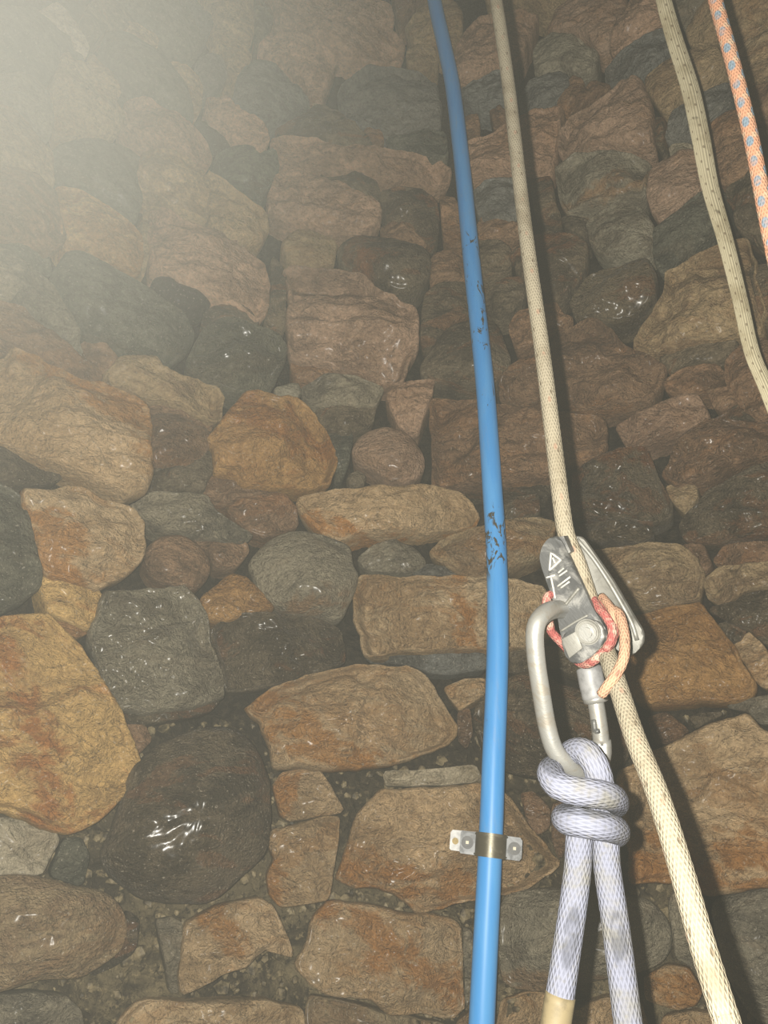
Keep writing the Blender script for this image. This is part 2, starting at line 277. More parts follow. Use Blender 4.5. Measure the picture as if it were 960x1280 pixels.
# kind, shape (a angular, m medium, r round), wetness 0-9, cm proud of the wall face [, stain angle deg, offset cm, half width cm] | outline in photo pixels
STONES = """
P a 1 0|50,17 72,3 84,20 110,62 106,72 92,62 70,33
E m 1 -1|-15,15 45,20 70,36 92,64 103,78 98,98 68,93 50,106 20,85 -15,65
U a 2 0|66,100 78,70 102,95 133,122 154,152 143,172 110,172 77,162 62,138
G m 7 0|-15,95 40,97 60,118 64,148 60,178 38,155 12,130 -15,118
U m 4 0|-20,122 20,143 43,180 60,200 66,236 43,230 20,212 -20,205
E m 2 -1|70,185 110,178 157,187 176,200 168,230 174,253 168,282 140,260 110,240 77,228 67,212
R m 1 0|72,234 100,243 135,264 168,288 178,298 177,328 172,343 140,325 105,312 85,315 75,290 70,255
B m 1 0|-20,210 25,214 50,232 66,245 74,280 80,303 62,318 30,300 -20,290
E m 1 -2|-20,295 30,304 60,322 64,345 40,325 10,318 -20,312
E r 3 0|130,45 150,42 187,66 217,96 237,130 241,157 222,148 187,124 160,110 140,86 130,62
U m 1 0|198,80 220,78 240,92 252,115 249,140 242,138 234,116 214,93
U m 1 0|112,70 133,90 150,117 146,121 123,104 111,84
M m 1 1|159,128 180,123 204,143 235,158 258,181 264,200 257,210 230,195 212,187 190,181 167,163 153,150
U a 2 1|177,195 190,188 214,190 234,202 257,227 260,254 257,275 233,266 207,247 177,234 172,216
U a 2 1|260,216 285,231 310,249 330,268 335,290 325,303 300,306 280,305 262,282 261,250
D m 1 -1|112,5 150,3 165,25 155,38 128,42 110,57 100,30
U a 1 0|152,28 172,31 197,50 196,58 175,55 160,44
E m 1 -1|150,-15 222,-15 240,32 256,50 245,70 225,64 200,48 175,28 158,20
S a 1 1|226,-8 241,0 265,33 260,44 245,32
U m 1 0|247,-20 313,-20 318,30 312,58 290,47 268,36
S r 5 0|244,78 265,68 282,82 283,100 268,112 250,100
U m 1 0|265,50 287,48 310,67 313,80 297,105 286,92 282,76
M a 1 1|258,125 283,125 300,147 330,160 335,180 323,195 303,187 280,167 260,153 256,137
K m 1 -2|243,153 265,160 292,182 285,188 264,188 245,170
E m 4 0|268,197 297,187 323,198 343,188 348,213 334,243 326,253 303,233 278,220
S m 4 0|298,98 318,80 335,83 360,103 388,132 380,141 350,148 328,152 307,146 290,132
M a 1 1|323,60 347,33 367,43 397,60 423,77 413,103 403,130 390,130 377,110 360,90 333,73
M a 1 1|330,5 360,-20 405,5 447,33 487,40 505,55 502,78 478,84 433,70 387,47 355,30
M a 1 0|412,-18 440,-10 487,8 492,28 463,36 433,20
D m 1 -1|315,-20 355,-22 328,5 330,30 340,32 323,56 317,30
S a 3 0|422,124 430,108 460,84 490,87 522,93 545,110 552,140 550,160 530,163 500,170 480,166 450,160 430,143
D m 3 0|345,163 385,146 410,144 433,156 461,177 465,186 430,187 400,176 367,172 347,174
U a 1 0|391,132 403,131 405,138 393,140
B m 1 0|454,165 477,167 480,178 470,187 465,178
E m 2 0|482,175 530,166 557,168 560,198 535,197 500,188
M a 1 1|338,180 357,175 387,177 413,187 433,190 467,188 510,197 547,203 563,215 563,231 546,233 523,224 487,225 467,222 447,218 417,217 397,213 373,208 347,205 341,193
M a 1 1|332,257 343,227 357,210 377,215 407,228 440,243 467,257 475,270 473,287 460,295 433,293 400,287 360,280 337,270
D m 1 -1|398,217 447,222 470,228 475,245 465,254 440,240 410,226
D m 3 0|475,243 500,237 523,238 543,250 548,267 547,290 533,297 507,283 480,273
B a 1 0|550,246 568,248 577,275 576,290 554,288
B a 1 0|477,287 490,277 513,290 533,307 528,312 505,303 480,297
D r 6 1 0 -4 1.5|421,317 437,303 460,299 493,303 517,311 536,318 540,340 528,358 507,367 477,360 447,340 427,330
U m 1 0|352,307 367,293 390,293 420,303 417,330 407,333 363,329
M a 2 2|357,340 363,334 407,337 450,347 477,370 520,390 524,413 520,440 503,478 480,482 453,470 407,457 363,447 358,413 360,380
B m 1 -2|363,452 407,462 455,473 430,482 393,478 370,475
M a 1 1|188,268 202,262 225,275 262,290 290,305 328,330 336,360 333,392 322,402 298,387 265,375 225,357 205,345 190,335 184,300
U m 1 -1|180,262 195,268 184,300 183,330 178,347 176,300
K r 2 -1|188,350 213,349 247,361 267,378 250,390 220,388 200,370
E m 3 1|66,343 80,320 97,318 127,333 160,353 183,367 203,383 227,397 240,420 230,447 207,460 190,453 153,447 133,433 110,430 93,400 77,370
B m 2 0|100,430 127,425 150,436 157,447 140,460 124,467 107,447
G a 5 0|33,335 62,360 83,395 100,437 107,457 77,430 43,390 20,357
G m 3 0|-20,305 15,318 33,335 20,363 12,375 -20,366
B m 1 0|-20,374 20,382 50,412 77,435 107,460 127,472 123,480 97,480 67,467 33,437 13,427 -20,413
B m 1 0|-20,418 13,429 7,445 -20,450
T a 2 2 60 6 3.5|-20,456 5,449 15,435 40,445 93,479 127,485 157,497 180,510 187,540 185,580 183,600 180,620 157,623 140,613 110,597 67,582 40,572 10,555 -20,545
U a 1 1|128,470 150,450 190,448 197,463 230,477 273,487 278,497 277,523 267,527 233,513 200,500 170,497 140,490
B m 1 -1|140,495 200,506 267,530 262,540 233,528 183,515 160,509
B r 9 1|187,522 213,518 247,528 262,543 260,560 247,577 230,583 200,582 185,573 188,545
D m 3 -1|187,590 213,586 240,579 262,564 268,587 258,602 253,616 213,617 186,618
E a 9 1|232,462 240,440 255,413 280,400 313,408 350,420 358,440 350,467 333,493 313,497 280,485 253,477
D m 2 0|253,393 287,378 313,390 324,405 300,401 270,402
D m 1 -2|340,320 355,340 356,410 352,420 330,405 338,380
O a 1 2 80 3 2|260,553 280,523 303,493 323,492 347,502 370,500 393,520 407,543 418,567 418,585 412,607 387,610 353,607 303,607 285,597 268,590 268,570
B m 2 -1|257,599 280,593 300,605 353,612 337,618 287,630 273,633 255,617
G a 2 1|377,487 407,472 437,472 480,487 470,505 447,506 407,509 380,500
D m 1 -1|392,513 447,511 470,509 465,530 430,545 405,537
G m 1 -1|342,487 372,480 376,492 368,503 345,500
M a 2 0|483,497 507,480 543,477 540,493 523,540 513,547 497,530
M r 5 1|440,563 450,547 480,537 510,545 530,573 528,590 513,603 487,603 467,588 443,575
D r 2 0|433,597 447,588 458,597 453,610 437,610
E m 2 -1|405,545 440,540 438,560 436,578 428,598 420,605 420,570
T a 2 2 90 -2.6 0.9|370,628 413,618 453,615 533,613 573,617 590,630 600,647 593,657 573,660 520,664 473,666 440,670 420,676 400,667 380,647
B m 2 0 90 2 1|283,637 297,627 330,620 353,620 370,637 372,657 353,667 333,670 310,663 293,650
G a 5 1|163,633 190,618 233,620 257,623 270,643 300,663 315,672 300,679 277,676 233,669 200,663 180,653
B m 2 0|240,674 277,682 308,679 310,690 296,708 270,709 260,690
B r 3 1|183,687 200,673 227,671 247,683 261,703 260,720 247,737 217,732 190,720 180,703
T a 2 2 45 -5 3.4|25,617 60,615 80,607 100,612 123,627 160,640 177,657 180,687 173,703 150,723 123,737 103,730 80,723 57,718 48,703 37,657
E m 2 1|-25,597 13,612 25,622 36,660 48,720 45,738 27,753 0,766 -25,770
D m 2 -1|-20,550 33,575 67,588 77,597 50,605 20,608 -20,592
Y a 1 1|50,727 60,719 90,727 125,743 120,773 110,787 83,775 57,762
R m 1 -1|63,768 87,779 110,791 95,798 77,790
G a 7 2|130,743 147,738 187,741 230,734 243,747 257,773 263,807 277,853 278,872 262,880 220,886 180,890 150,888 133,868 120,840 110,803 113,785 123,770
D m 1 -1|150,890 180,892 220,888 262,882 276,874 262,890 220,899 180,906 158,902
O m 4 1|250,750 287,720 307,723 330,747 343,763 310,768 280,777 257,773
G r 4 2 100 -5 1.4|310,707 330,683 360,667 393,668 417,677 437,685 440,710 448,720 440,747 423,780 400,770 363,767 343,757 323,737 317,717
D a 9 1|263,790 287,773 330,768 387,773 427,790 430,827 407,840 363,853 313,863 283,860 273,827
T a 2 2 10 2 1.6|443,735 453,721 507,724 607,724 650,728 680,737 690,760 688,795 660,808 607,812 540,814 453,820 447,790 443,760
G m 2 0|447,700 467,683 493,675 517,687 533,703 523,713 500,717 460,713
U m 2 1 90 0 1|537,693 553,677 607,660 640,652 673,648 695,655 690,672 677,695 647,707 627,722 607,726 580,719 557,707
S a 1 -1|515,716 535,706 560,711 585,722 520,722
B a 3 1|538,503 593,502 627,513 673,517 720,522 757,527 760,560 745,575 710,585 690,600 650,605 607,607 560,611 541,611 540,560
D m 1 -2|575,613 650,609 690,604 685,620 640,619 615,615
D m 5 0|620,630 640,622 673,619 675,640 660,650 635,653
B a 4 1|697,420 727,407 743,397 760,413 783,437 807,445 833,460 830,477 813,503 780,510 707,513 660,508 627,503 625,480 650,460 690,440
D r 3 1|525,460 560,413 590,402 618,405 628,425 638,450 634,465 617,478 595,478 540,476 527,470
D m 2 0|530,370 550,355 583,354 588,395 560,412 537,430 525,425 528,397
B m 2 0|540,322 573,315 590,345 583,350 550,351 538,357
D m 2 0|587,300 625,303 640,315 638,340 605,346 594,335
D m 2 0|608,365 627,351 653,347 657,373 640,390 622,397 608,388
B m 2 1|636,412 647,393 672,385 695,380 705,396 716,400 705,416 668,432 645,437
D m 3 1 90 3 1|638,322 660,302 690,292 720,299 735,312 728,345 707,370 690,378 672,365 648,345
D m 8 1|713,380 737,348 780,335 807,325 822,347 817,377 797,393 770,403 743,397 722,403
G m 3 0|733,280 760,262 785,254 807,267 817,285 815,312 790,320 760,322 740,308
E m 2 0|818,292 847,269 873,245 900,235 912,250 905,285 890,298 868,313 840,335 827,343 818,320
U a 1 2|795,440 803,413 830,373 833,342 847,337 873,317 907,302 930,300 943,327 947,360 957,393 950,415 917,420 873,427 840,437 807,445
D m 1 -1|823,448 873,433 923,424 917,437 900,450 863,455 840,468
B m 1 0|830,480 853,464 897,457 907,470 890,485 857,492 833,488
B a 1 0|885,490 913,485 927,500 903,517 893,510
M a 2 1|770,537 807,517 853,497 873,497 887,520 867,537 833,547 787,563
B m 1 0|908,455 925,434 952,425 975,440 975,520 945,530 925,510 910,480
D m 1 0|937,335 975,330 980,420 962,415 949,385
B a 4 1|830,597 853,550 883,530 907,528 960,533 985,530 985,560 945,570 907,587 873,603 847,607 833,600
D m 2 0|890,527 925,507 950,514 965,530 910,526
D a 8 1 90 5 1.6|717,593 740,580 773,567 810,562 823,597 840,630 838,645 817,655 773,648 733,646 715,640
U a 2 0|833,608 870,608 873,623 857,643 840,627
D m 6 1|850,660 860,645 885,615 917,600 945,587 985,572 985,665 950,668 907,677 860,677
D m 6 0|723,657 767,653 813,663 817,670 797,677 740,675
U a 2 1|735,690 760,687 800,683 820,680 853,683 873,700 880,717 873,750 840,757 790,763 770,745 750,715
O a 2 1|770,790 793,770 840,758 877,757 893,780 917,810 933,837 945,857 943,870 900,880 873,877 807,883 790,870 783,840
U a 2 1|880,727 900,711 940,707 985,704 985,727 933,740 900,755 887,747
B m 3 0|893,700 907,683 985,677 985,702 930,704 900,707
D m 5 0|885,762 920,757 933,745 985,735 985,820 950,800 938,788 915,780
D m 2 0|897,782 920,774 932,788 926,800 915,805
T a 1 0|917,807 937,790 955,810 985,850 985,862 953,857 937,833
T a 1 2 100 -6 3|770,963 827,937 867,917 907,900 933,892 950,910 985,925 985,1100 923,1112 887,1117 847,1100 807,1103 787,1103 783,1047
G a 1 0|908,884 940,874 985,867 985,905 952,905 935,890
B m 3 0|810,897 833,890 860,913 853,923 823,933 817,920
D m 1 -1|862,897 880,893 905,891 870,912
D r 4 0|590,900 605,870 640,845 680,842 700,860 760,870 780,900 790,950 740,975 650,970 610,955
B m 3 0|650,993 667,990 687,1010 687,1033 673,1043 660,1027
B m 3 -1|690,1005 710,1000 715,1040 700,1075 690,1050
T a 1 0|555,860 580,850 607,848 607,868 575,887 562,872
B m 2 0|572,891 587,885 590,915 583,935 573,925
T a 2 3 60 -4 2.4|307,885 315,880 347,857 387,843 427,837 453,833 510,835 530,848 553,877 571,908 570,922 545,935 515,948 470,957 403,960 370,960 343,958 337,933 325,905
T a 3 1 150 2 1.0|343,983 353,967 377,963 400,965 413,987 428,1013 393,1020 360,1027 352,1020
T a 2 1 0 -2.8 0.8|337,1057 342,1040 367,1032 397,1023 424,1021 420,1060 410,1123 377,1127 350,1133 337,1117 335,1093 343,1073
D r 7 3|173,950 207,927 247,912 287,910 313,930 333,967 337,1010 333,1060 313,1083 287,1107 263,1127 213,1127 180,1125 157,1110 135,1090 125,1070 137,1045 150,1010 160,975
Y a 1 3 30 -3.2 1.9|-25,775 0,772 30,770 60,770 80,787 100,807 120,840 137,873 157,910 177,963 170,980 147,1007 117,1030 87,1042 67,1037 33,1020 0,1015 -25,1013
P m 1 1|-25,1021 50,1028 75,1047 60,1073 53,1091 20,1092 -25,1094
E m 1 -1|80,1049 100,1047 112,1070 103,1107 62,1093
U r 3 2|-25,1098 10,1095 43,1096 83,1108 133,1117 153,1140 158,1163 150,1187 127,1203 97,1221 50,1221 0,1238 -25,1243
D m 2 -1|159,1140 172,1150 168,1187 140,1207 110,1219 150,1190
T a 2 1 30 -1 0.7|230,1157 253,1140 287,1130 323,1123 340,1133 357,1170 365,1193 345,1190 330,1182 318,1195 305,1207 273,1220 227,1240 224,1220
G a 1 -1|197,1150 213,1147 228,1155 223,1240 213,1240 203,1190
T a 3 2 60 1 1.6|368,1207 387,1173 393,1147 410,1130 437,1127 480,1135 523,1143 560,1147 575,1160 578,1213 580,1260 567,1270 523,1267 487,1263 460,1247 420,1243 387,1230
G a 1 0|580,1160 590,1165 590,1240 583,1258
T a 3 2 75 -4.5 2.6|420,1100 427,1073 437,1040 453,1013 473,990 487,988 540,985 603,982 633,993 653,1023 680,1057 700,1080 693,1090 657,1107 600,1123 557,1130 520,1137 503,1123 470,1107 440,1107
P a 1 0|480,967 523,965 593,958 600,970 593,976 523,981 483,981
G r 3 1 90 -6 2.4|625,1120 660,1113 700,1112 760,1118 810,1125 833,1150 840,1180 825,1205 790,1215 740,1225 690,1238 650,1235 625,1225
T a 1 0 80 0 1.6|805,1222 833,1208 860,1212 877,1240 870,1255 847,1262 807,1248
T a 1 0|628,1250 660,1241 700,1245 720,1262 760,1246 800,1255 815,1300 620,1300
T a 1 0|830,1270 870,1264 900,1272 905,1300 820,1300
G r 2 1|889,1125 930,1117 985,1107 985,1290 940,1270 912,1220 897,1170
G m 1 -1|845,1110 880,1120 898,1190 905,1240 885,1240 865,1205 847,1198 842,1160 837,1130
T m 1 0|150,1275 175,1250 240,1255 330,1250 378,1262 380,1300 140,1300
U a 1 0|386,1248 420,1250 470,1264 520,1275 560,1285 560,1300 388,1300 384,1270
G m 1 0|-20,1247 40,1242 80,1247 100,1265 103,1300 -20,1300
U m 1 -1|572,1276 590,1264 618,1260 618,1300 567,1300
M m 1 0|685,45 697,22 720,8 742,-5 775,-10 785,5 778,35 765,58 748,64 735,52 705,48
G m 1 0|668,73 673,57 690,48 727,52 733,61 748,68 743,87 723,97 703,90 683,97 670,98
S a 1 1|650,123 660,110 700,92 710,95 713,113 690,130 663,138 651,137
B m 1 0|716,98 730,103 727,123 707,137 697,133
M a 1 1|580,187 607,173 640,157 667,142 700,138 703,147 697,187 690,210 673,217 600,217 583,220
B m 1 0|573,153 597,143 600,158 580,167 572,160
B m 1 0|612,142 625,134 633,140 633,155 618,160
S a 1 1|573,118 590,107 623,92 640,105 648,118 640,128 600,134 577,125
M a 1 1|565,85 583,43 600,27 617,23 653,17 672,20 667,40 647,77 623,87 593,103 570,103
U m 1 0|507,35 527,13 560,3 577,17 577,50 565,65 545,60 515,55
U m 1 0|508,70 517,60 543,62 548,77 533,83 511,82
U m 1 0|600,-20 625,-10 660,5 690,-5 720,-20 713,3 690,17 675,16 640,11 612,15
B m 1 0|490,-20 535,-20 555,-5 520,10 500,28 494,10
M a 1 1|763,67 775,35 790,5 797,-15 833,-15 838,27 810,40 790,55 770,73
S a 1 1|757,90 773,74 807,49 837,35 842,57 827,77 797,97 770,107 757,103
U m 1 1|807,100 820,88 847,73 893,57 907,80 887,97 853,117 840,137 830,143 813,123
M a 2 2|700,167 720,147 750,130 783,110 803,109 813,127 816,157 817,187 787,187 750,191 720,193 700,192
B m 1 0|712,153 735,127 763,113 761,107 740,102 728,117
D m 1 -2|819,148 832,150 828,187 820,180
S a 2 0|834,173 841,143 867,127 907,105 916,107 913,133 880,157 857,173 835,178
G a 2 1 90 -3 1|695,213 717,198 750,195 783,199 813,207 807,247 773,253 750,257 710,267 702,257
M m 1 1|809,247 815,222 837,202 867,190 883,207 887,230 857,250 827,277 817,267
G m 2 0|837,187 863,180 868,189 840,200
B m 1 0|883,160 913,140 930,140 935,173 907,187 887,187
B m 1 0|889,193 933,178 945,217 923,230 900,233 891,213
U m 1 0|923,67 985,20 985,95 933,110
B m 1 0|939,113 985,100 985,160 945,150
U m 1 0|858,44 890,12 905,-13 985,-20 985,13 920,62 895,55 865,62
G m 1 0|842,-20 893,-20 884,10 857,37 846,20
D m 2 0|945,162 985,170 985,328 955,320 945,300 930,295 917,260 909,240 935,230 950,215
D m 1 -1|665,227 690,224 695,260 700,270 680,274 668,260
S m 2 0|590,242 610,227 645,224 655,263 640,281 600,273
B m 1 0|592,290 605,270 648,280 650,292 625,298 600,297
D m 1 -1|702,272 735,274 735,298 720,293 707,288
B m 1 -1|852,682 880,682 889,705 880,718 862,695
B m 1 -1|152,907 180,907 190,925 172,943 160,925
S a 1 -1|455,825 520,822 607,817 607,836 560,843 535,840 520,831
D m 2 -1|635,817 690,810 735,814 770,830 760,858 690,836 635,840
"""

def chaikin(p, n, w=.2):
    for _ in range(n):
        q = []
        for i in range(len(p)):
            a, b = p[i], p[(i + 1) % len(p)]
            q += [(a[0] * (1 - w) + b[0] * w, a[1] * (1 - w) + b[1] * w), (a[0] * w + b[0] * (1 - w), a[1] * w + b[1] * (1 - w))]
        p = q
    return p

def resample(p, n):
    L = [0]
    for i in range(len(p)):
        a, b = p[i], p[(i + 1) % len(p)]; L.append(L[-1] + hypot(b[0] - a[0], b[1] - a[1]))
    out = []; j = 0
    for k in range(n):
        s = L[-1] * k / n
        while L[j + 1] < s: j += 1
        t = (s - L[j]) / max(1e-9, L[j + 1] - L[j]); a, b = p[j], p[(j + 1) % len(p)]
        out.append((a[0] + (b[0] - a[0]) * t, a[1] + (b[1] - a[1]) * t))
    return out

def fbm(x, y, z, o=4):
    return noise.fractal(Vector((x, y, z)), 0.9, 2.1, o)

def build_stone(poly, shape, rng):
    """poly: outline in the stone's own plane (metres, x along the wall, y up); z points into the shaft"""
    xs = [q[0] for q in poly]; ys = [q[1] for q in poly]
    cx, cy = sum(xs) / len(xs), sum(ys) / len(ys)
    size = sqrt((max(xs) - min(xs)) * (max(ys) - min(ys)))
    big = size > 0.12
    n = 128 if size > 0.15 else 80 if size > 0.08 else 52
    pts = resample(chaikin(poly, {'a': 1, 'm': 1, 'r': 2}[shape], {'a': .06, 'm': .12, 'r': .21}[shape]), n)
    ar = sum(pts[i - 1][0] * pts[i][1] - pts[i][0] * pts[i - 1][1] for i in range(n))
    grow = 0.0022 if size > .05 else 0.0012; sg = 1 if ar > 0 else -1; g2 = []
    for i in range(n):                                             # stones bed tightly against each other
        (x0, y0), (x1, y1) = pts[i - 1], pts[(i + 1) % n]; L = hypot(x1 - x0, y1 - y0) or 1
        g2.append((pts[i][0] + sg * (y1 - y0) / L * grow, pts[i][1] - sg * (x1 - x0) / L * grow))
    pts = g2
    cx = sum(q[0] for q in pts) / n; cy = sum(q[1] for q in pts) / n
    ox, oy, oz = rng.uniform(0, 90), rng.uniform(0, 90), rng.uniform(0, 90)
    jit = []
    for (x, y) in pts:                                             # broken, uneven outline
        k = {'a': .026, 'm': .020, 'r': .010}[shape] * min(size, .16)
        dx = k * fbm(x * 28 + ox, y * 28, oz, 3); dy = k * fbm(x * 28, y * 28 + oy, oz + 7, 3)
        jit.append((x + dx, y + dy))
    H = {'a': 0.13, 'm': 0.15, 'r': 0.24}[shape] * size; H = min(H, {'a': 0.020, 'm': 0.026, 'r': 0.045}[shape])
    P = {'a': 32.0, 'm': 15.0, 'r': 2.7}[shape]; Q = {'a': 1.25, 'm': 1.5, 'r': 2.0}[shape]
    planes = []
    for _ in range({'a': 7, 'm': 6, 'r': 3}[shape]):
        a = rng.uniform(0, 2 * pi); k = rng.uniform(.10, {'a': .75, 'm': .60, 'r': .25}[shape])
        planes.append((cos(a) * k, sin(a) * k, k * rng.uniform(.05, .42) * size))
    bed = rng.uniform(-.35, .35)
    steps = []                                                      # broken ledges across the face
    for _ in range({'a': 3, 'm': 2, 'r': 0}[shape]):
        a = rng.uniform(0, 2 * pi); steps.append((cos(a), sin(a), rng.uniform(.08, .38) * size, rng.uniform(.02, .05) * min(size, .16)))
    m = {128: 30, 80: 18, 52: 11}[n]
    rings = [1 - (i / m) ** 1.4 for i in range(m)]                 # 1 at the edge, towards 0 in the middle
    V = []; Fc = []
    for s, z in ((0.86, -0.085), (0.97, -0.04), (1.0, -0.010)):
        for (x, y) in jit:
            e = 0.004 * fbm(x * 40 + ox, y * 40, z * 40, 2)
            V.append((cx + (x - cx) * s, cy + (y - cy) * s, z + e))
    for s in rings:
        for i, (x, y) in enumerate(jit):
            k = s
            xx, yy = cx + (x - cx) * k, cy + (y - cy) * k
            dome = H * max(0.0, 1 - s ** P) ** (1 / Q)
            edge = min(1.0, (1 - s) * 9)
            fac = min([0.0] + [a * (xx - cx) + b * (yy - cy) + c for a, b, c in planes]) * edge
            nz = 0.055 * size * fbm(xx * 9 + ox, yy * 14 + oy, oz, 4)
            rx, ry = xx * cos(bed) + yy * sin(bed), -xx * sin(bed) + yy * cos(bed)
            led = noise.noise(Vector((rx * 5 + ox, ry * 26 + oy, oz)))
            rock = {'a': .0070, 'm': .0055, 'r': .0025}[shape]
            stp = 0.0
            for sa, sb, so, sd in steps:
                q = (xx - cx) * sa + (yy - cy) * sb - so + 0.022 * fbm(xx * 16 + oy, yy * 16, oz + 3, 3)
                q = min(1.0, max(0.0, q / 0.005 + .5)); stp -= sd * q
            crag = stp + rock * (1 - abs(led) * 2.2)
            fz = rock * 0.75 * fbm(xx * 55 + ox, yy * 70 + oy, oz, 3)
            V.append((xx, yy, dome + (fac + nz + crag + fz) * (0.25 + 0.75 * edge)))
    c0 = len(V)
    fac = min([0.0] + [c for a, b, c in planes])
    nz = 0.055 * size * fbm(cx * 9 + ox, cy * 14 + oy, oz, 4)
    V.append((cx, cy, sum(v[2] for v in V[-n:]) / n))
    nr = 3 + len(rings)
    for r in range(nr - 1):
        for i in range(n):
            j = (i + 1) % n
            Fc.append((r * n + i, r * n + j, (r + 1) * n + j, (r + 1) * n + i))
    for i in range(n): Fc.append(((nr - 1) * n + i, (nr - 1) * n + (i + 1) % n, c0))
    me = pydata('stone', V, Fc); smooth(me)
    return me

M_STONE = mat_stone(); M_MORTAR = mat_mortar()

def wall_frame(p):
    """axes at a wall point: along the wall (to the right), up, into the shaft"""
    nrm = Vector((AX - p.x, AY - p.y, 0)).normalized()
    up = Vector((0, 0, 1)); t = up.cross(nrm)
    return t, up, nrm

# backing of the shaft: rough mortar, recessed behind the faces of the stones, all the way round
def recess(h): return 0.026 + 0.026 * min(1.0, max(0.0, (h - 0.05) / 0.5))
bV, bF = [], []
ANG = [pi / 2 - 0.95 + 1.9 * i / 460 for i in range(460)] + [pi / 2 + 0.95 + (2 * pi - 1.9) * i / 110 for i in range(110)]
HTS = [-0.95 + 0.45 * j / 20 for j in range(20)] + [-0.5 + 1.5 * j / 330 for j in range(330)] + [1.0 + 2.4 * j / 120 for j in range(121)]
NA, NH = len(ANG), len(HTS) - 1
for h in HTS:
    for a in ANG:
        ca, sa = cos(a), sin(a)
        q = Vector((ca * 9, sa * 9, h * 12))
        r = R + recess(h) + 0.012 * noise.fractal(q, 0.8, 2.1, 3) + 0.0055 * noise.fractal(q * 6.5, 0.75, 2.1, 3)
        bV.append((AX + r * ca, AY + r * sa, h))
for j in range(NH):
    for i in range(NA):
        k = (i + 1) % NA
        bF.append((j * NA + i, (j + 1) * NA + i, (j + 1) * NA + k, j * NA + k))
bm_ = pydata('wall_back', bV, bF); smooth(bm_)
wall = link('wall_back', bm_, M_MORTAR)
tag(wall, 'curved rubble stone wall lining the round well shaft', None, 'structure')

rng = random.Random(11)
def jitter_col(c, r, amt=0.10):
    k = 1 + r.uniform(-amt, amt); w = r.uniform(-.035, .035)
    return [max(0.004, c[0] * k * (1 + w)), max(0.004, c[1] * k), max(0.004, c[2] * k * (1 - w))]

def place_stone(poly_local, frame, kind, shape, wet, stain=None, patch=0.5):
    me = build_stone(poly_local, shape, rng)
    t, u, nrm, c = frame
    mw = Matrix(((t.x, u.x, nrm.x, c.x), (t.y, u.y, nrm.y, c.y), (t.z, u.z, nrm.z, c.z), (0, 0, 0, 1)))
    o = link('stone', me, M_STONE, wall, mw)
    A, B, Cc = PAL[kind]
    falloff_lift = 1 + 0.85 * min(1.0, max(0.0, (c.z - 0.15) / 0.9))          # upper stones' colour painted lighter to offset the flash fading with height
    o['col_a'], o['col_b'], o['col_c'] = ([v * falloff_lift for v in jitter_col(srgb(*q), rng)] for q in (A, B, Cc))
    o['wet'] = min(1.0, (wet + 1.5) / 9.0); o['bed'] = rng.uniform(-.4, .4); o['patch'] = patch
    o['stain'] = [radians(stain[0]), stain[1] / 100, stain[2] / 100] if stain else [0.0, 0.0, -1.0]
    return o

n_st = 0
for ln in STONES.strip().splitlines():
    head, pts = ln.split('|'); hd = head.split()
    kind, shape, wet, proud = hd[0], hd[1], float(hd[2]), float(hd[3]) / 100
    stain = tuple(map(float, hd[4:7])) if len(hd) > 4 else None
    P2 = [tuple(map(float, q.split(','))) for q in pts.split()]
    cx = sum(q[0] for q in P2) / len(P2); cy = sum(q[1] for q in P2) / len(P2)
    c = on_wall(cx, cy, R - proud * 0.5)
    t, u, nrm = wall_frame(c)
    loc = []
    for (x, y) in P2:                                              # where the ray meets the stone's own face plane
        d = ray(x, y); k = c.dot(nrm) / d.dot(nrm); q = d * k - c
        loc.append((q.dot(t), q.dot(u)))
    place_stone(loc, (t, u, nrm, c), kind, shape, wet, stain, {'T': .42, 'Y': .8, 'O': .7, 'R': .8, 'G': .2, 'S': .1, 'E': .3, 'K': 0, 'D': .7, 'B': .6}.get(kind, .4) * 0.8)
    n_st += 1

# the same walling goes on beyond the frame, course by course
cand = []
h = -0.62
while h < 2.5:
    ch = rng.uniform(.13, .19); a = -1.35 + rng.uniform(0, .2)
    while a < 1.35:
        wd = rng.uniform(.2, .36) / R
        inside = False
        for fa in (0.06, 0.35, 0.65, 0.94):
            for fh in (0.06, 0.5, 0.94):
                aa, hh = a + wd * fa, h + ch * fh
                q = to_px(Vector((AX + R * sin(aa), AY + R * cos(aa), hh)))
                if q and -22 < q[0] < 982 and -22 < q[1] < 1302: inside = True
        if not inside: cand.append((a, wd, h, ch))
        a += wd
    h += ch
def far_from_frame(c):
    a, wd, h, ch = c
    q = to_px(Vector((AX + R * sin(a + wd / 2), AY + R * cos(a + wd / 2), h + ch / 2)))
    if not q: return 9e9
    return max(-q[0], q[0] - 960, 0) + max(-q[1], q[1] - 1280, 0)
cand.sort(key=far_from_frame)
for (a, wd, h, ch) in cand[:max(0, 296 - n_st)]:
    am, hm = a + wd / 2, h + ch / 2
    c = Vector((AX + R * sin(am), AY + R * cos(am), hm)); t, u, nrm = wall_frame(c)
    w2, h2 = wd * R / 2 - .008, ch / 2 - .008
    loc = []
    for k in range(10):
        b = 2 * pi * k / 10 + rng.uniform(-.2, .2); e = 0.42
        loc.append((w2 * math.copysign(abs(cos(b)) ** e, cos(b)) * rng.uniform(.9, 1), h2 * math.copysign(abs(sin(b)) ** e, sin(b)) * rng.uniform(.88, 1)))
    place_stone(loc, (t, u, nrm, c), rng.choice('TTUMBDGEB'), rng.choice('aamr'), rng.choice((1, 2, 4)))

